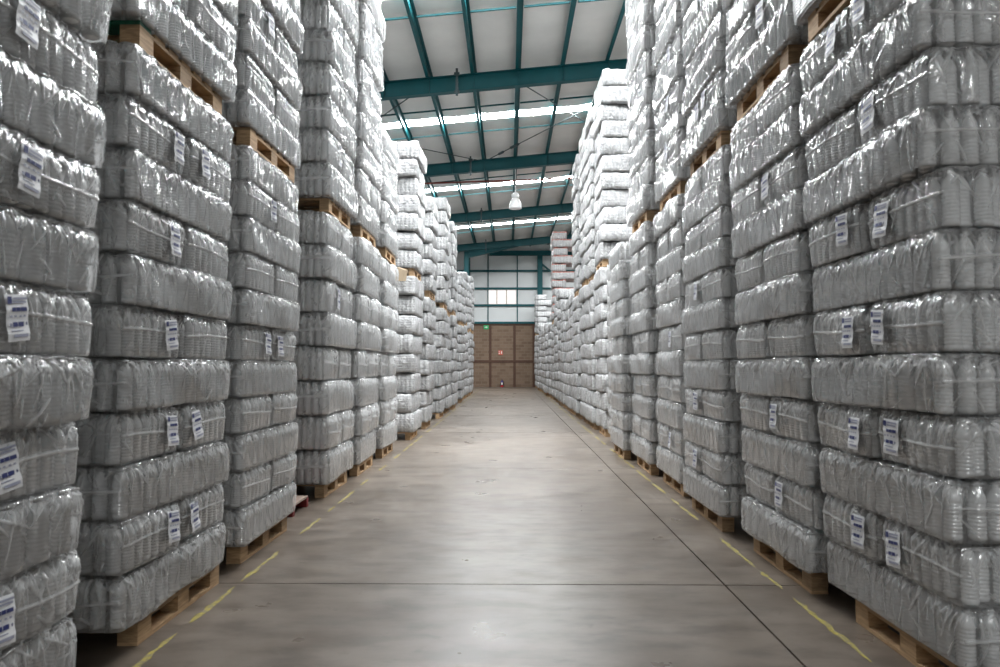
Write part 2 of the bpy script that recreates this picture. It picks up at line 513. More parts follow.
# ceiling: lining sheets between the purlins, translucent strips across, some added out of view for their light
ce = MB()
ce.prism([(XL - 0.2, Y0 - 0.2, 8.70 + SHEET + 0.10 + SLOPE * (XL - 0.2)), (XR + 0.2, Y0 - 0.2, 8.70 + SHEET + 0.10 + SLOPE * (XR + 0.2)),
          (XR + 0.2, Y0 - 0.2, 8.70 + SHEET + 0.16 + SLOPE * (XR + 0.2)), (XL - 0.2, Y0 - 0.2, 8.70 + SHEET + 0.16 + SLOPE * (XL - 0.2))], None, (0, YW + 0.5 - Y0, 0))
ce = ce.obj('ceiling', M['roof']); tag(ce, 'white lined sloping warehouse roof with translucent strips', kind='structure')
pur_x = [0.25 + 1.18 * k for k in range(-4, 8)]
cells = [XL] + [x for x in pur_x if XL < x < XR] + [XR]
SKY_Y = [-13.0, 9.2, 11.7, 14.2, 21.95, 30.35, 38.9]  # strips nearer than the visible ones are added unseen, to shape the light
HALF = 0.28
def sag_sheet(x0, x1, y0, y1):
    nx, ny = 4, max(2, int((y1 - y0) / 0.7))
    v, f = [], []
    for j in range(ny + 1):
        for i in range(nx + 1):
            u, t = i / nx, j / ny
            x = x0 + (x1 - x0) * u; y = y0 + (y1 - y0) * t
            s = 0.05 * 4 * u * (1 - u) * (0.6 + 0.4 * math.sin(t * 9 + x0 * 3))
            v.append((x, y, 8.70 + SHEET + SLOPE * x - s + 0.055))
    n = len(v)
    v += [(a, b, c + 0.03) for a, b, c in v]
    wdt = nx + 1
    for j in range(ny):
        for i in range(nx):
            q = (j * wdt + i, j * wdt + i + 1, (j + 1) * wdt + i + 1, (j + 1) * wdt + i)
            f.append(q[::-1]); f.append(tuple(n + k for k in q))
    return MB().add(v, f)
edges = [Y0] + [e for s in SKY_Y for e in (s - HALF, s + HALF)] + [YW]
for k in range(0, len(edges), 2):
    a, b_ = edges[k], edges[k + 1]
    nb = max(1, round((b_ - a) / 7.5))
    for i in range(len(cells) - 1):
        for j in range(nb):
            y0 = a + (b_ - a) * j / nb; y1 = a + (b_ - a) * (j + 1) / nb
            sag_sheet(cells[i] + 0.01, cells[i + 1] - 0.01, y0, y1).obj('lining_sheet', M['roof'], ce, smooth=True)
for s in SKY_Y:
    zl, zr = 8.70 + SHEET + 0.05 + SLOPE * XL, 8.70 + SHEET + 0.05 + SLOPE * XR
    MB().add([(XL, s - HALF, zl), (XL, s + HALF, zl), (XR, s + HALF, zr), (XR, s - HALF, zr)], [(0, 1, 2, 3)]).obj('skylight_or_added_strip', M['skylight'], ce)
M['skylight'].cycles.emission_sampling = 'FRONT'

# purlins
for k, x in enumerate(pur_x):
    if not XL < x < XR: continue
    zb = 8.70 + PUR_B + SLOPE * x
    b = MB()
    b.box(x - 0.008, x + 0.008, Y0, YW, zb, zb + 0.2)
    b.box(x - 0.075, x - 0.008, Y0, YW, zb, zb + 0.012).box(x + 0.008, x + 0.075, Y0, YW, zb + 0.188, zb + 0.2)
    b.box(x - 0.075, x - 0.067, Y0, YW, zb + 0.012, zb + 0.04)
    o = b.obj('purlin', M['teal'])
    tag(o, f'long teal steel roof purlin, {ORD[len([q for q in pur_x[:k + 1] if q > XL])]} from the left wall', 'purlin', 'teal purlins under the roof')
# bridging angles across the purlins, two lines in each bay
bays = [(BEAM_Y[i], BEAM_Y[i + 1]) for i in range(2, len(BEAM_Y) - 1)]
n_br = 0
for (a, b_) in bays:
    for t in (0.33, 0.62):
        y = a + (b_ - a) * t; n_br += 1
        o = empty('purlin_bridging', (0, y, 8.70 + PUR_B))
        for xa, xb in zip(cells[:-1], cells[1:]):
            xa, xb = xa + 0.085, xb - 0.085
            if xb - xa < 0.2: continue
            MB().prism([(xa, 0, 0.07 + SLOPE * xa), (xa, 0.04, 0.07 + SLOPE * xa), (xa, 0.04, 0.11 + SLOPE * xa), (xa, 0, 0.11 + SLOPE * xa)], None, (xb - xa, 0, SLOPE * (xb - xa))).obj('bridging_bar', M['teal'], o)
        tag(o, f'thin teal bridging bar crossing the purlins, {ORD[n_br]} from the viewpoint', 'roof bar', 'bridging bars under the roof')

# portal frames
COLX = -2.62
def frame(y, n, lab):
    CX = COLX if n == 6 else XL + 0.25
    t = empty('portal_frame', (CX, y, 0))
    L = lambda x: x - CX
    def seg(b, xa, xb, dz0a, dz0b, dz1, ya, yb):
        za, zb_ = beam_bottom(xa), beam_bottom(xb)
        p = [(L(xa), ya, za + dz0a), (L(xb), ya, zb_ + dz0b), (L(xb), ya, zb_ + dz1), (L(xa), ya, za + dz1)]
        b.prism(p, None, (0, yb - ya, 0))
    b = MB()
    seg(b, XL, XR, 0.0, 0.0, 0.014, -0.10, 0.10)
    seg(b, XL, XR, 0.014, 0.014, 0.424, -0.006, 0.006)
    seg(b, XL, XR, 0.424, 0.424, 0.438, -0.10, 0.10)
    b.obj('rafter', M['teal'], t)
    if n < 6: last = False
    else: last = True
    # tapered haunch beside the column
    b = MB()
    seg(b, COLX + 0.15, COLX + 3.2, -0.42, 0.0, 0.0, -0.006, 0.006)
    za, zb_ = beam_bottom(COLX + 0.15), beam_bottom(COLX + 3.2)
    p = [(L(COLX + 0.15), -0.10, za - 0.432), (L(COLX + 3.2), -0.10, zb_ - 0.012), (L(COLX + 3.2), -0.10, zb_), (L(COLX + 0.15), -0.10, za - 0.42)]
    b.prism(p, None, (0, 0.2, 0))
    if last: b.obj('haunch', M['teal'], t)
    zc = beam_bottom(CX - 0.15) - 0.004
    b = MB()
    b.box(-0.15, -0.136, -0.10, 0.10, 0.012, zc).box(0.136, 0.15, -0.10, 0.10, 0.012, zc).box(-0.136, 0.136, -0.006, 0.006, 0.012, zc)
    b.obj('column', M['teal'], t)
    MB().box(-0.2, 0.2, -0.15, 0.15, 0, 0.012).obj('base_plate', M['teal'], t)
    for x in pur_x:
        if x < XL: continue
        MB().box(L(x) - 0.006 + 0.02, L(x) + 0.02, -0.09, -0.006, beam_bottom(x) + 0.015, beam_bottom(x) + 0.42).obj('stiffener_plate', M['teal'], t)
    # clamp bracket that hangs across the rafter
    bx = -1.36 if n % 2 else -1.42
    b = MB().box(L(bx) - 0.03, L(bx) + 0.03, -0.16, -0.11, beam_bottom(bx) - 0.14, beam_bottom(bx) + 0.58)
    b.box(L(bx) - 0.07, L(bx) + 0.07, -0.17, -0.10, beam_bottom(bx) + 0.40, beam_bottom(bx) + 0.47).box(L(bx) - 0.06, L(bx) + 0.06, -0.17, -0.10, beam_bottom(bx) - 0.06, beam_bottom(bx) - 0.01)
    b.obj('clamp_bracket', M['steel'], t)
    tag(t, lab, 'steel frame', 'teal steel frames across the hall')
fl_labels = {3: 'wide teal steel rafter frame nearest the viewpoint, below the first bright strip', 4: 'teal steel rafter frame behind the first bright roof strip',
             5: 'teal steel rafter frame directly behind the hanging dome lamp', 6: 'farthest teal steel frame with tapered haunch near the end wall',
             2: 'teal steel frame overhead between the tall left stacks'}
for n, y in enumerate(BEAM_Y):
    if n < 2: continue
    frame(y, n, fl_labels[n])
# end-wall column and top rail
t = empty('wall_column', (2.03, YW - 0.28, 0)); tag(t, 'teal steel column standing against the end wall', 'column')
MB().box(-0.17, -0.155, -0.12, 0.12, 0.012, 8.62).box(0.155, 0.17, -0.12, 0.12, 0.012, 8.62).box(-0.155, 0.155, -0.115, -0.10, 0.012, 8.62).obj('shaft', M['girt'], t)
MB().box(-0.22, 0.22, -0.17, 0.17, 0, 0.012).obj('base_plate', M['girt'], t)
MB().prism([(0.17, -0.05, 7.95), (0.17, -0.05, 8.1), (0.95, -0.05, 7.45), (0.95, -0.05, 7.3)], None, (0, 0.08, 0)).obj('knee_brace', M['girt'], t)
o = MB().box(-1.3, 6.0, YW - 0.42, YW - 0.14, 8.63, 8.93).obj('wall_beam', M['girt'])
tag(o, 'level teal beam on top of the end wall column', 'beam')

# bracing rods with turnbuckles in the bay behind the first frame
def rod(p, q, lab, tb=None):
    t = empty('bracing_rod', p)
    P, Q = Vector(p), Vector(q)
    MB().tube((0, 0, 0), Q - P, 0.018, 6).obj('rod', M['steel'], t)
    for s in ((tb,) if tb else ()):
        a = (Q - P) * s; d = (Q - P).normalized() * 0.22
        MB().tube(a - d, a + d, 0.05, 8).obj('turnbuckle', M['steel'], t)
        a = (Q - P) * (s - 0.09)
        MB().tube(a - d * 0.6, a + d * 0.6, 0.045, 8).obj('turnbuckle', M['steel'], t)
    tag(t, lab, 'bracing rod', 'roof bracing rods')
rz_ = lambda x: 8.70 + PUR_B - 0.03 + SLOPE * x
def rp(x, y): return (x, y, rz_(x))
rod(rp(-0.05, 18.25), rp(4.3, 25.6), 'thin roof bracing rod running back to the right from the nearest frame')
rod(rp(-0.72, 25.6), rp(4.7, 18.25), 'thin roof bracing rod with dark turnbuckle, rising right from the second frame', 0.17)
rod(rp(-1.17, 25.6), rp(-5.3, 21.3), 'thin roof bracing rod running left from the second frame')
rod(rp(-2.05, 18.25), rp(-5.3, 22.3), 'thin roof bracing rod left of the nearest frame bracket')

# sprinkler pipe and dome lamp
o = MB().tube((XL, 27.6, 8.60), (XR, 27.6, 9.05), 0.035, 10).obj('sprinkler_pipe', M['pipe'])
tag(o, 'thin red pipe running across under the roof', 'pipe')
lx, ly = 0.25, 26.9
t = empty('pendant_lamp', (lx, ly, 7.48)); tag(t, 'hanging high-bay lamp with a white dome shade', 'lamp')
MB().lathe([(0.245, 0.0), (0.25, 0.03), (0.24, 0.14), (0.20, 0.27), (0.14, 0.37), (0.10, 0.40), (0.095, 0.39), (0.13, 0.35), (0.19, 0.25), (0.23, 0.13), (0.238, 0.03)], 24).obj('dome_shade', M['dome'], t, smooth=True)
MB().lathe([(0.11, 0.40), (0.145, 0.43), (0.14, 0.52), (0.10, 0.60), (0.04, 0.64)], 20).obj('housing', M['white_metal'], t, smooth=True)
MB().tube((0, 0, 0.63), (0, 0, 9.16 - 7.48), 0.018, 8).obj('hanging_rod', M['white_metal'], t)
MB().lathe([(0.03, 0.22), (0.06, 0.27), (0.05, 0.36), (0.03, 0.40)], 12).obj('bulb', M['white_metal'], t, smooth=True)

# small things on the end wall
t = empty('exit_sign', (-1.50, YW - 0.02, 3.80)); tag(t, 'small green exit sign high on the brown block wall', 'sign')
MB().box(-0.16, 0.16, -0.02, 0.0, 0, 0.26).obj('sign_plate', M['signgreen'], t)
b = MB().box(-0.10, 0.02, -0.024, -0.02, 0.11, 0.15)
b.prism([(0.02, -0.024, 0.07), (0.10, -0.024, 0.13), (0.02, -0.024, 0.19)], None, (0, 0.004, 0)).obj('arrow', M['signwhite'], t)
t = empty('fire_sign', (-0.56, YW - 0.02, 2.12)); tag(t, 'small square red and white sign on the brown block wall', 'sign')
MB().box(-0.14, 0.14, -0.02, 0.0, 0, 0.28).obj('sign_plate', M['signred'], t)
MB().box(-0.12, -0.03, -0.024, -0.02, 0.06, 0.12).box(0.04, 0.10, -0.024, -0.02, 0.05, 0.24).box(-0.11, -0.05, -0.024, -0.02, 0.19, 0.23).obj('sign_mark', M['signwhite'], t)
t = empty('fire_extinguisher', (-0.46, YW - 0.22, 0)); tag(t, 'fire extinguisher with violet and white label on floor by the end wall', 'extinguisher')
MB().lathe([(0.085, 0), (0.09, 0.02), (0.09, 0.12)], 16).obj('foot', M['extred'], t, smooth=True)
MB().lathe([(0.09, 0.121), (0.09, 0.34), (0.075, 0.40), (0.03, 0.44)], 16).obj('cylinder', M['extdark'], t, smooth=True)
MB().prism([(-0.05, -0.096, 0.16), (0.05, -0.096, 0.16), (0.05, -0.096, 0.30), (-0.05, -0.096, 0.30)], None, (0, 0.006, 0)).obj('label_plate', M['signwhite'], t)
MB().box(-0.02, 0.02, -0.02, 0.02, 0.44, 0.50).box(-0.02, 0.02, -0.12, 0.02, 0.48, 0.50).obj('valve', M['black'], t)
MB().tube((0.03, 0, 0.46), (0.11, -0.01, 0.36), 0.012).tube((0.11, -0.01, 0.36), (0.115, -0.01, 0.14), 0.012).obj('hose', M['black'], t)

# ------------------------------------------------------------------ pallets
PL, PD, PH = 1.0, 1.10, 0.144       # along the aisle, deep, high
SK = [-PL / 2, 0, 0]
def pallet_parts():
    """(name, mesh) pieces; local x = depth away from the aisle edge at x=0.., y along aisle centred, z up"""
    bd = MB().box(-0.05, 0.05, -PL / 2, PL / 2, 0, 0.020).mesh('bottom_board', M['wood'])
    bl = MB().box(-0.05, 0.05, -0.0675, 0.0675, 0, 0.084).mesh('block', M['wood'])
    st = MB().box(-0.05, 0.05, -PL / 2, PL / 2, 0, 0.018).mesh('stringer', M['wood'])
    dk = MB().box(-PD / 2, PD / 2, -0.055, 0.055, 0, 0.021).mesh('deck_board', M['wood'])
    P = []
    for x in (-PD / 2 + 0.05, 0, PD / 2 - 0.05):
        P.append(('bottom_board', bd, (x, 0, 0)))
        for y in (-PL / 2 + 0.0675, 0, PL / 2 - 0.0675):
            P.append(('block', bl, (x, y, 0.0205)))
        P.append(('stringer', st, (x, 0, 0.105)))
    for k in range(7):
        P.append(('deck_board', dk, (0, -PL / 2 + 0.055 + k * (PL - 0.11) / 6, 0.1232)))
    return P
PARTS = pallet_parts()
def pallet_single():
    b = MB()
    for n, me, (x, y, z) in PARTS:
        b.add([(v.co.x + x, v.co.y + y, v.co.z + z) for v in me.vertices], [tuple(p.vertices) for p in me.polygons])
    return b.mesh('pallet', M['wood'])
PALLET_ONE = pallet_single()
def put_pallet(x, y, z, rz, parts, label, group):
    if parts:
        t = empty('wooden_pallet', (x, y, z), rz)
        kids = [link(n, me, t, p) for n, me, p in PARTS]
    else:
        t = link('wooden_pallet', PALLET_ONE, None, (x, y, z), rz); kids = []
    tag(t, label, 'pallet', group)
    return t, kids

# ------------------------------------------------------------------ bales
BL, BW, BH = 1.20, 0.580, 0.2535
PX, PY = 0.135, 0.078          # bottles stand close-packed: wide pitch along the sides, narrow on the ends
def lattice(nx, ny, nz):
    I, J, K = np.meshgrid(np.arange(nx + 1), np.arange(ny + 1), np.arange(nz + 1), indexing='ij')
    on = (I == 0) | (I == nx) | (J == 0) | (J == ny) | (K == 0) | (K == nz)
    idx = -np.ones(I.shape, dtype=np.int64)
    idx[on] = np.arange(on.sum())
    ijk = np.stack([I[on], J[on], K[on]], 1)
    q = []
    def face(a):   # a: 2-D index array
        return np.stack([a[:-1, :-1], a[1:, :-1], a[1:, 1:], a[:-1, 1:]], -1).reshape(-1, 4)
    q.append(face(idx[:, :, 0])[:, ::-1]); q.append(face(idx[:, :, nz]))
    q.append(face(idx[:, 0, :])); q.append(face(idx[:, ny, :])[:, ::-1])
    q.append(face(idx[0, :, :])[:, ::-1]); q.append(face(idx[nx, :, :]))
    return ijk, np.concatenate(q)

def film_geo(seed, nx, ny, nz, pillow=0.0, wr=60, amp=1.0, r=0.010, lump=1.0, rim_in=0.012, cv=1.0):
    rs = np.random.RandomState(seed)
    ijk, quads = lattice(nx, ny, nz)
    h = np.array([BL / 2, BW / 2, BH / 2])
    p = (ijk / np.array([nx, ny, nz]) * 2 - 1) * h
    inner = np.clip(p, -(h - r), h - r)
    d = p - inner
    ln = np.linalg.norm(d, axis=1, keepdims=True)
    n = d / np.maximum(ln, 1e-9)
    p = inner + r * n
    wx, wy = n[:, 0] ** 2, n[:, 1] ** 2
    x, y, z = p[:, 0].copy(), p[:, 1].copy(), p[:, 2] + BH / 2
    disp = np.zeros(len(p))
    # shoulders: the upper rim leans in over the bottle necks
    t = np.clip((z - (BH - 0.060)) / 0.060, 0, 1)
    disp -= (wx + wy) * t * rim_in
    t2 = np.clip((0.02 - z) / 0.02, 0, 1)
    disp -= (wx + wy) * t2 * 0.003
    colx = np.abs(np.cos(PI * x / PX)); coly = np.abs(np.cos(PI * y / PY))
    disp -= cv * (wy * 0.0035 * (1 - colx) * (1 + 2.4 * t) + wx * 0.003 * (1 - coly) * (1 + 2.4 * t))
    # low lumps
    for k in range(7):
        f = rs.uniform(2, 9, 3); ph = rs.uniform(0, 6.28, 3)
        disp += lump * 0.0022 * np.sin(f[0] * x + ph[0]) * np.sin(f[1] * y * 1.5 + ph[1]) * np.sin(f[2] * 2 * z + ph[2]) * 1.6
    zz = 1 - (2 * z / BH - 1) ** 2
    disp += wx * (0.012 + pillow) * zz * (1 - 0.6 * (2 * y / BW) ** 2)
    disp += wy * pillow * zz * (1 - 0.5 * (2 * x / BL) ** 4)
    # weld seam across both ends
    zs = BH * 0.52 + 0.012 * np.sin(5 * y + seed)
    disp += wx * 0.006 * np.exp(-((z - zs) / 0.0045) ** 2)
    cre = 0.35 * (wx + wy) * t * t + wx * np.exp(-((z - zs) / 0.006) ** 2)
    # wrinkles falling from the upper rim, and a few from below
    for face in range(4):
        if face < 2: s, half, wgt = x, BL / 2, wy * ((y < 0) if face == 0 else (y > 0))
        else: s, half, wgt = y, BW / 2, wx * ((x < 0) if face == 2 else (x > 0))
        sel = np.where(wgt > 0.02)[0]
        ss, sz = s[sel], z[sel]
        m = int(wr * half / 0.57)
        for k in range(m):
            s0 = rs.uniform(-half, half); z0 = BH - rs.uniform(0.0, 0.04)
            ln_ = rs.choice([rs.uniform(0.03, 0.09), rs.uniform(0.09, 0.22)], p=[0.6, 0.4])
            ang = rs.normal(0, 0.55)
            if rs.rand() < 0.12: z0 = rs.uniform(0.0, 0.05); ang += PI
            dx_, dz_ = math.sin(ang), -math.cos(ang)
            a = (ss - s0) * dx_ + (sz - z0) * dz_
            bq = (ss - s0) * dz_ - (sz - z0) * dx_
            sg = rs.uniform(0.0028, 0.0055)
            prof = np.exp(-(bq / sg) ** 2) * np.clip(a / 0.012, 0, 1) * np.clip((ln_ - a) / (0.6 * ln_), 0, 1)
            am = rs.uniform(0.0018, 0.0042)
            disp[sel] += amp * am * prof * wgt[sel]
            cre[sel] = np.maximum(cre[sel], prof * wgt[sel] * am / 0.0042)
    q = p + n * disp[:, None]
    # scalloped upper rim
    rim = np.clip((z - (BH - 0.03)) / 0.03, 0, 1)
    edge = np.clip(np.maximum(np.abs(x) - (h[0] - 0.12), np.abs(y) - (h[1] - 0.12)) / 0.05, 0, 1)
    q[:, 2] -= rim * edge * 0.010 * ((1 - colx) * (np.abs(y) > h[1] - 0.1) + (1 - coly) * (np.abs(x) > h[0] - 0.1))
    q[:, 2] += BH / 2
    q[:, 2] = np.clip(q[:, 2], 0.001, BH)
    CREASE[len(q)] = cre
    return q, quads

CREASE = {}
def np_mesh(name, v, quads, mats, loc=None, mi=None):
    me = bpy.data.meshes.new(name)
    me.vertices.add(len(v)); me.vertices.foreach_set('co', np.asarray(v, dtype=np.float32).ravel())
    me.loops.add(len(quads) * 4); me.loops.foreach_set('vertex_index', np.asarray(quads, dtype=np.int32).ravel())
    me.polygons.add(len(quads))
    me.polygons.foreach_set('loop_start', np.arange(0, len(quads) * 4, 4, dtype=np.int32))
    me.polygons.foreach_set('use_smooth', np.ones(len(quads), dtype=bool))
    for m in mats: me.materials.append(m)
    if mi is not None: me.polygons.foreach_set('material_index', np.asarray(mi, dtype=np.int32))
    at = me.attributes.new('loc', 'FLOAT_VECTOR', 'POINT')
    at.data.foreach_set('vector', np.asarray(v if loc is None else loc, dtype=np.float32).ravel())
    if len(v) in CREASE:
        ac = me.attributes.new('crease', 'FLOAT', 'POINT')
        ac.data.foreach_set('value', np.clip(CREASE[len(v)], 0, 1).astype(np.float32))
    me.update(calc_edges=True)
    return me

FILM_N = [np_mesh('film', *film_geo(s, 200, 90, 46, pl, w_, 1.35, lump=lu), [M['film']])
          for s, pl, w_, lu in ((1, 0.0, 110, 1), (2, 0.004, 140, 1.2), (3, 0.002, 100, 1), (4, 0.006, 170, 1.8))]
FILM_M = [np_mesh('film', *film_geo(s, 84, 42, 20, pl, w_, 1.6, lump=lu, cv=0.6), [M['film']])
          for s, pl, w_, lu in ((11, 0.002, 70, 1.2), (12, 0.008, 90, 1.8), (13, 0.004, 60, 1.2), (14, 0.012, 110, 2.2))]
FILM_P = [np_mesh('film', *film_geo(s, 84, 42, 24, pl, w_, 1.9, r=0.022, lump=lu, cv=0.4), [M['film']])
          for s, pl, w_, lu in ((15, 0.014, 110, 2.0), (16, 0.020, 140, 2.6), (17, 0.010, 100, 2.0))]
GEO_FAR = [film_geo(s, 22, 10, 7, pl, 26, 2.2, r=0.013, lump=2.0, rim_in=0.007) for s, pl in ((21, 0.004), (22, 0.012), (23, 0.008), (24, 0.016), (25, 0.006))]
GEO_LOW = [film_geo(s, 9, 5, 4, 0.008, 8, 2.0, r=0.016, lump=2.2, rim_in=0.007) for s in (31, 32, 33, 34)]

# one bottle: ribbed body, shoulder, neck and cap ring
prof = [(0.022, 0.0), (0.0335, 0.006), (0.0350, 0.014)]
for k in range(9):
    z = 0.020 + k * 0.0155
    prof += [(0.0350, z), (0.0310, z + 0.005), (0.0310, z + 0.008), (0.0350, z + 0.013)]
prof += [(0.0345, 0.166), (0.031, 0.182), (0.021, 0.202), (0.0140, 0.214), (0.0135, 0.223), (0.017, 0.224), (0.017, 0.228), (0.0135, 0.229), (0.0135, 0.239)]
BOTTLE = MB().lathe(prof, 14).mesh('bottle', M['bottle'], smooth=True)
prof_l = [(0.031, 0.002), (0.035, 0.010)]
for k in range(6):
    z = 0.018 + k * 0.0235
    prof_l += [(0.035, z), (0.0285, z + 0.010)]
prof_l += [(0.035, 0.160), (0.029, 0.184), (0.0140, 0.213), (0.0140, 0.238)]
def ring_spots():
    out = []
    yy = BW / 2 - 0.035 - 0.009
    xx = BL / 2 - 0.035 - 0.012
    for sg_, nm in ((-1, 'y-'), (1, 'y+')):
        for i in range(-4, 5): out.append((i * PX, sg_ * yy, nm))
        for i in range(-4, 4): out.append(((i + 0.5) * PX, sg_ * (yy - 0.039), nm))
    for sg_, nm in ((-1, 'x-'), (1, 'x+')):
        for j in range(-2, 3): out.append((sg_ * xx, j * PY, nm))
    return out
SPOTS = ring_spots()
b = MB()
for (x, y, _) in SPOTS: b.lathe(prof_l, 9, 0, (x, y, 0.004))
BOTTLES_RING = b.mesh('bottles', M['bottle'], smooth=True)

b = MB()
for i in range(-3, 4):
    for sg_ in (-1, 1): b.lathe(prof_l, 8, 0, (i * PX, sg_ * (BW / 2 - 0.122), 0.004))
for j in range(-2, 2):
    for sg_ in (-1, 1): b.lathe(prof_l, 8, 0, (sg_ * (BL / 2 - 0.116), (j + 0.5) * PY, 0.004))
BOTTLES_INNER = b.mesh('inner_bottles', M['bottle'], smooth=True)

# label stickers: white sheet with navy and grey print
def label_mesh():
    a, c = 0.058, 0.080
    v, f = [], []
    n = 6
    for j in range(n + 1):
        zz_ = -c + 2 * c * j / n
        o_ = 0.003 * math.sin(j * 1.9)
        v += [(o_, -a, zz_), (o_, a, zz_)]
    for j in range(n): f.append((2 * j, 2 * j + 1, 2 * j + 3, 2 * j + 2))
    k = len(v)
    v += [(p[0] - 0.0008, p[1], p[2]) for p in v]
    f += [tuple(k + i for i in q[::-1]) for q in f]
    return MB().add(v, f).mesh('label_sticker', M['label'])
LABEL = label_mesh()
def print_mesh():
    b = MB()
    def bar(y0, y1, z0, z1, mi): b.box(0.0036, 0.0042, y0, y1, z0, z1, mi)
    bar(-0.052, -0.030, 0.048, 0.073, 0)
    bar(-0.024, 0.050, 0.062, 0.070, 1); bar(-0.024, 0.044, 0.050, 0.057, 1)
    for y0, y1 in ((-0.030, -0.012), (-0.009, 0.012), (0.015, 0.046)): bar(y0, y1, 0.022, 0.036, 0)
    for y0 in (-0.045, -0.022, 0.004, 0.026): bar(y0, y0 + 0.012, 0.002, 0.009, 1)
    for y0, y1 in ((-0.032, -0.008), (-0.004, 0.024)): bar(y0, y1, -0.030, -0.014, 0)
    bar(-0.048, -0.036, -0.028, -0.018, 1); bar(0.036, 0.042, -0.026, -0.016, 0); bar(-0.040, 0.02, -0.046, -0.042, 1)
    bar(-0.030, 0.046, -0.066, -0.056, 1)
    return b.mesh('label_print', [M['ink'], M['inkgrey']])
PRINT = print_mesh()

# stacks: near pallet edge, pallet face x, lower layers, upper layers, then bale shift along the aisle, lean per layer, lower and upper layer height
def S(y, x, lo, up, sh=0.0, lean=0.0, hl=0.26, hu=None):
    return dict(y=y, x=x, lo=lo, up=up, sh=sh, lean=lean, hl=hl, hu=hu or hl)
LEFT = [S(1.70, 1.76, 11, 9, 0.0, -0.006, 0.2545), S(3.49, 1.84, 11, 10, -0.12, 0.0, 0.2545), S(4.93, 1.87, 11, 10, -0.02, 0.0, 0.2545),
        S(7.37, 1.93, 8, 9, 0.0, 0.0, 0.360), S(8.80, 1.90, 8, 10, 0.03, 0.0, 0.360), S(10.50, 1.90, 8, 5, 0, 0, 0.360)]
LEFT += [S(y, x, 8, n, 0, -0.006 if y < 20 else 0, 0.357) for y, x, n in
         ((13.1, 1.86, 7), (15.4, 1.83, 6), (18.4, 1.82, 8), (20.4, 1.86, 7), (22.2, 1.80, 8), (24.0, 1.88, 5), (26.2, 1.84, 5),
          (27.9, 1.90, 5), (29.6, 1.83, 6), (31.2, 1.88, 7), (32.8, 1.84, 6), (34.9, 1.82, 8))]
RIGHT = [S(2.87, 1.87, 12, 8, 0.105, -0.013, 0.2575), S(4.33, 1.83, 12, 9, -0.03, -0.007, 0.2575), S(5.92, 1.78, 12, 11, -0.03, 0.0, 0.2575),
         S(7.50, 1.85, 11, 11, 0, 0, 0.281), S(8.95, 1.80, 11, 10, 0, 0, 0.281, 0.345), S(10.42, 1.70, 11, 0, 0, 0, 0.281), S(11.95, 1.88, 11, 0, 0, 0, 0.281)]
RIGHT += [S(y, x, lo, up, 0, 0, 0.345) for y, x, lo, up in
          ((13.75, 1.86, 9, 11), (15.25, 1.86, 9, 11), (16.75, 1.84, 9, 11), (18.35, 1.84, 9, 11),
           (19.9, 1.80, 10, 0), (21.4, 1.82, 10, 0), (22.9, 1.80, 10, 0), (24.4, 1.80, 11, 0), (26.6, 1.80, 11, 0),
           (28.5, 1.78, 9, 11), (30.1, 1.75, 9, 0), (31.7, 1.75, 9, 0), (33.3, 1.75, 10, 0), (35.0, 1.74, 9, 0),
           (36.6, 1.72, 9, 0), (38.2, 1.72, 10, 0), (39.8, 1.70, 9, 0), (41.4, 1.70, 9, 7), (43.6, 1.70, 9, 7))]
rh = random.Random(77)
for st_ in LEFT[6:] + RIGHT[7:]:
    f = rh.uniform(0.955, 1.045)
    st_['hl'] *= f; st_['hu'] *= rh.uniform(0.95, 1.0)
    st_['x'] += rh.uniform(-0.04, 0.04); st_['sh'] = rh.uniform(-0.06, 0.06)
cm = Matrix.Translation(cam.location) @ cam.rotation_euler.to_matrix().to_4x4()
cmi = cm.inverted()
def project(p):
    q = cmi @ Vector(p)
    if q.z > -0.2: return None
    return (500 + F_PX * q.x / -q.z, 333.5 - F_PX * q.y / -q.z)
def in_frame(x, y, z):
    ok = False
    for dz in (0.02, 0.23):
        for dy in (-0.28, 0, 0.28):
            pr = project((x, y + dy, z + dz))
            if pr and -4 < pr[0] < 1004 and -4 < pr[1] < 671: ok = True
    return ok

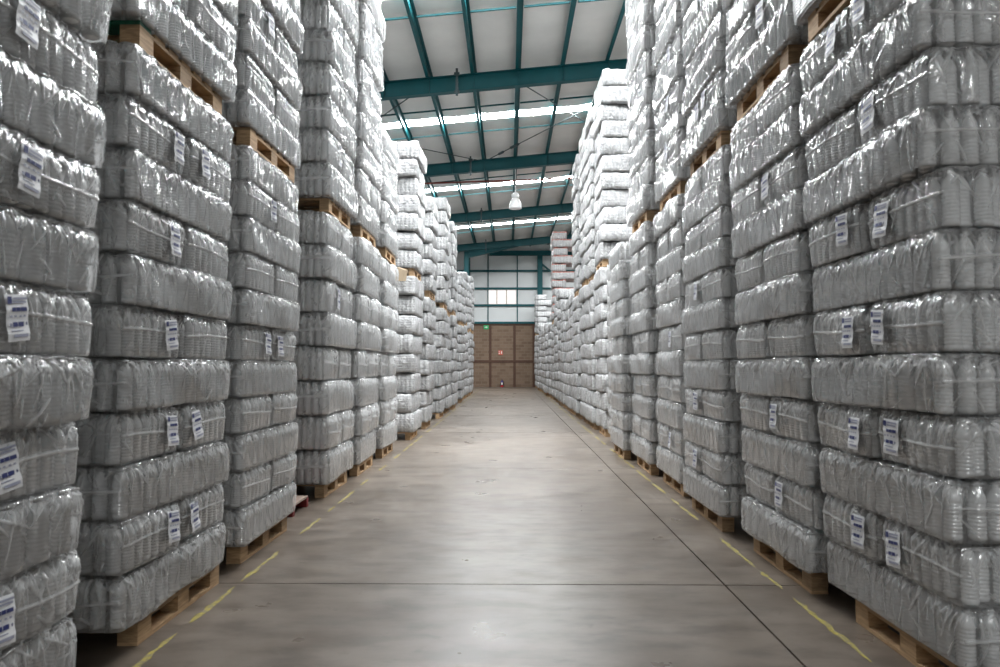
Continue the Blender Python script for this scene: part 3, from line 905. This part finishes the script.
rnd = random.Random(5)
bales = []       # dict per bale
for side, rows in (('left', LEFT), ('right', RIGHT)):
    sg = -1 if side == 'left' else 1
    for si, st_ in enumerate(rows):
        yn, X, nlo, nup, sh, ln0 = (st_[k] for k in ('y', 'x', 'lo', 'up', 'sh', 'lean'))
        yc = yn + PL / 2
        z = 0.0
        lean = ln0 + rnd.uniform(-0.002, 0.002); kl = 0
        for tier, nl in (('lower', nlo), ('upper', nup)):
            if not nl: continue
            hh = st_['hl'] if tier == 'lower' else st_['hu']
            jit = 1.0 if hh < 0.3 else (1.8 if yn < 12.5 else 2.0)
            parts = yn < 9.2
            px = sg * (X + PD / 2 + (rnd.uniform(-0.015, 0.015) - 0.015 + lean * kl if tier == 'upper' else 0))
            where = ('on the floor under the ' if tier == 'lower' else 'between the two tiers of the ')
            t, kids = put_pallet(px, yc + (sh + rnd.uniform(-0.02, 0.02) if tier == 'upper' else 0), z + (0.0005 if tier == 'lower' else 0.001), (0 if side == 'left' else PI) + rnd.uniform(-0.012, 0.012), parts,
                                 f'wooden pallet {where}{ORD[si + 1] if si else "nearest"} {side} stack', 'pallets on the floor' if tier == 'lower' else 'pallets between the tiers')
            if side == 'left' and si == 1 and tier == 'upper':
                dk = [k for k in kids if k.name.startswith('deck_board')]
                dk[0].data = dk[0].data.copy(); dk[0].data.materials[0] = M['greenpaint']; dk[0]['label'] = 'green painted deck board'
            z += PH + 0.002
            for l in range(nl):
                typeA = (l % 2 == 0)
                Xf = X - 0.055 + (0.0 if typeA else 0.018) + jit * rnd.uniform(-0.014, 0.014) + lean * kl
                kl += 1
                rot_ = jit * rnd.uniform(-0.010, 0.010)
                jy = sh + jit * rnd.uniform(-0.02, 0.02)
                if typeA:
                    for row in (0, 1):
                        bales.append(dict(h=hh, side=side, si=si, tier=tier, l=l, kind='A', row=row, x=sg * (Xf + BW / 2 + row * (BW + (0.044 if hh < 0.3 else 0.088))), y=yc + jy, z=z,
                                          rz=(PI / 2 if side == 'left' else -PI / 2) + jit * rnd.uniform(-0.015, 0.015)))
                else:
                    for hf in (0, 1):
                        bales.append(dict(h=hh, side=side, si=si, tier=tier, l=l, kind='B', row=0, half=hf, x=sg * (Xf + BL / 2 + rnd.uniform(-0.012, 0.012)), y=yc + jy + (hf - 0.5) * (BW + (0.050 if hh < 0.3 else 0.088)), z=z,
                                          rz=(0 if side == 'left' else PI) + rot_ + rnd.uniform(-0.001, 0.001)))
                z += hh
for bl in bales:
    sg = -1 if bl['side'] == 'left' else 1
    xf = bl['x'] - sg * (BW / 2 if bl['kind'] == 'A' else BL / 2)
    bl['vis'] = bl['row'] == 0 and in_frame(xf, bl['y'], bl['z'])
    bl['dist'] = math.sqrt(bl['x'] ** 2 + bl['y'] ** 2 + (bl['z'] - CAM_H) ** 2) if bl['vis'] else 1e9
order = sorted([b_ for b_ in bales if b_['vis'] and b_['y'] < 12.6], key=lambda q: q['dist'])
single = order[:300]
ids = set(id(q) for q in single)
def shown(b_):
    # left out: what stands wholly behind the front row or well above the view
    if b_['row'] == 1: return b_['side'] == 'left' and b_['si'] == 3 and in_frame(b_['x'] + BW, b_['y'], b_['z'])
    sg_ = -1 if b_['side'] == 'left' else 1
    return in_frame(b_['x'] - sg_ * 0.5, b_['y'] + 0.2, b_['z'] - 0.35)
plain_ones = [b_ for b_ in bales if id(b_) not in ids and b_['y'] < 12.6 and shown(b_)]
ids |= set(id(q) for q in plain_ones)
rest = [b_ for b_ in bales if id(b_) not in ids and b_['y'] > 12.6]

NEAR_BOTTLES = 6.6
rnd = random.Random(9)
for bl in single:
    t = empty('bottle_bale', (bl['x'], bl['y'], bl['z']), bl['rz'])
    near = bl['y'] < NEAR_BOTTLES
    film = link('film', rnd.choice(FILM_P if bl['h'] > 0.3 else (FILM_N if near else FILM_M)), t)
    t.scale = (1, 1, bl['h'] / 0.2545)
    if near:
        if bl['kind'] == 'A': want = ('y-', 'x-' if bl['side'] == 'left' else 'x+')
        else: want = ('x+', 'y-' if bl['side'] == 'left' else 'y+') if bl['half'] == 0 else ('x+',)
        for (x, y, s) in SPOTS:
            if s in want or (bl['kind'] == 'B' and abs(x) > 0.49 and x > 0 and s in ('y-', 'y+')):
                link('bottle', BOTTLE, t, (x, y, 0.006), rnd.uniform(0, 6))
    else:
        o = link('bottles', BOTTLES_RING, t); o['kind'] = 'stuff'
    o = link('inner_bottles', BOTTLES_INNER, t); o['kind'] = 'stuff'
    lab = False
    if bl['kind'] == 'B' and (bl['y'] < 3.7 or rnd.random() < (0.6 if bl['y'] < 4.7 else 0.3)) and bl['y'] < 8:
        lab = True
        ysgn = 1 if bl['half'] == 0 else -1       # towards the gap between the two bales
        if bl['side'] == 'right': ysgn = -ysgn
        ln = link('label_sticker', LABEL, t, (BL / 2 + 0.026, ysgn * (BW / 2 - rnd.uniform(0.11, 0.15)), 0.125 + rnd.uniform(-0.01, 0.012)))
        ln.rotation_euler = (rnd.uniform(-0.12, 0.12), rnd.uniform(-0.12, 0.05), rnd.uniform(-0.06, 0.06))
        link('label_print', PRINT, ln)
    nm = 'nearest' if bl['si'] == 0 else ORD[bl['si'] + 1]
    hf = '' if bl['kind'] == 'A' else (', near half' if bl['half'] == 0 else ', far half')
    tag(t, f"{'labelled' if lab else 'wrapped'} bale of clear bottles, {ORD[bl['l'] + 1]} layer up{hf}, {bl['tier']} tier, {nm} {bl['side']} stack",
        'bale', 'wrapped bales of clear bottles')

PLAIN = [np_mesh('bottle_bale', g[0], g[1], [M['far']]) for g in GEO_FAR]
for bl in plain_ones:
    o = link('bottle_bale', rnd.choice(PLAIN), None, (bl['x'], bl['y'], bl['z']), bl['rz'])
    o.scale = (1, 1, bl['h'] / 0.2545)
    nm = 'nearest' if bl['si'] == 0 else ORD[bl['si'] + 1]
    hf = (', rear row' if bl['row'] else '') if bl['kind'] == 'A' else (', near half' if bl['half'] == 0 else ', far half')
    tag(o, f"wrapped bale of clear bottles, {ORD[bl['l'] + 1]} layer up{hf}, {bl['tier']} tier, {nm} {bl['side']} stack", 'bale', 'wrapped bales of clear bottles')

# the many bales farther off
V, Q, LOC, MI = [], [], [], []
off = 0
rnd = random.Random(21)
for bl in rest:
    if bl['row'] == 1 and bl['y'] > 20: continue
    g = (GEO_LOW if (bl['y'] > 24 or bl['row'] == 1) else GEO_FAR)
    v, q = rnd.choice(g)
    fx = rnd.choice((-1, 1))
    c, s = math.cos(bl['rz']), math.sin(bl['rz'])
    vv = np.empty_like(v)
    vv[:, 0] = c * v[:, 0] - s * v[:, 1] + bl['x']
    vv[:, 1] = s * v[:, 0] + c * v[:, 1] + bl['y']
    vv[:, 2] = v[:, 2] * (bl['h'] / 0.2545) + bl['z']
    V.append(vv); Q.append(q + off); LOC.append(v)
    red = bl['side'] == 'right' and bl['si'] == 16 and bl['tier'] == 'upper'
    MI.append(np.full(len(q), 1 if red else 0))
    off += len(v)
me = np_mesh('bottle_bales', np.concatenate(V), np.concatenate(Q), [M['far'], M['far_red']], np.concatenate(LOC), np.concatenate(MI))
o = link('bottle_bales', me)
tag(o, 'many wrapped bottle bales in stacks receding down both sides of the aisle', 'bale', 'wrapped bales of clear bottles', 'stuff')
print('RENDERINFO bales', len(bales), 'SINGLE', len(single), 'rest quads', len(me.polygons), 'last single y', max(q['y'] for q in single))

# ------------------------------------------------------------------ loose things
t = empty('red_pallet', (-1.98, 6.48, 0)); tag(t, 'low empty red painted pallet on the floor in the left gap', 'pallet')
for y in (-0.44, 0, 0.44):
    MB().box(-0.95, 0, y - 0.03, y + 0.03, 0, 0.085).obj('runner', M['redpaint'], t)
for k in range(6):
    MB().box(-0.95 + k * 0.163, -0.95 + k * 0.163 + 0.13, -0.47, 0.47, 0.0855, 0.103).obj('deck_board', M['reddeck'] if k % 2 else M['redpaint'], t)
o = MB().prism([(0, 0, 0), (0.20, 0, 0.0), (0.24, 0, 0.20), (0.08, 0, 0.26)], None, (0.05, 0.012, 0)).obj('cardboard_flap', M['card'], None, (-2.16, 12.86, 2.95))
tag(o, 'torn brown cardboard flap under the upper tier of a left stack', 'cardboard')
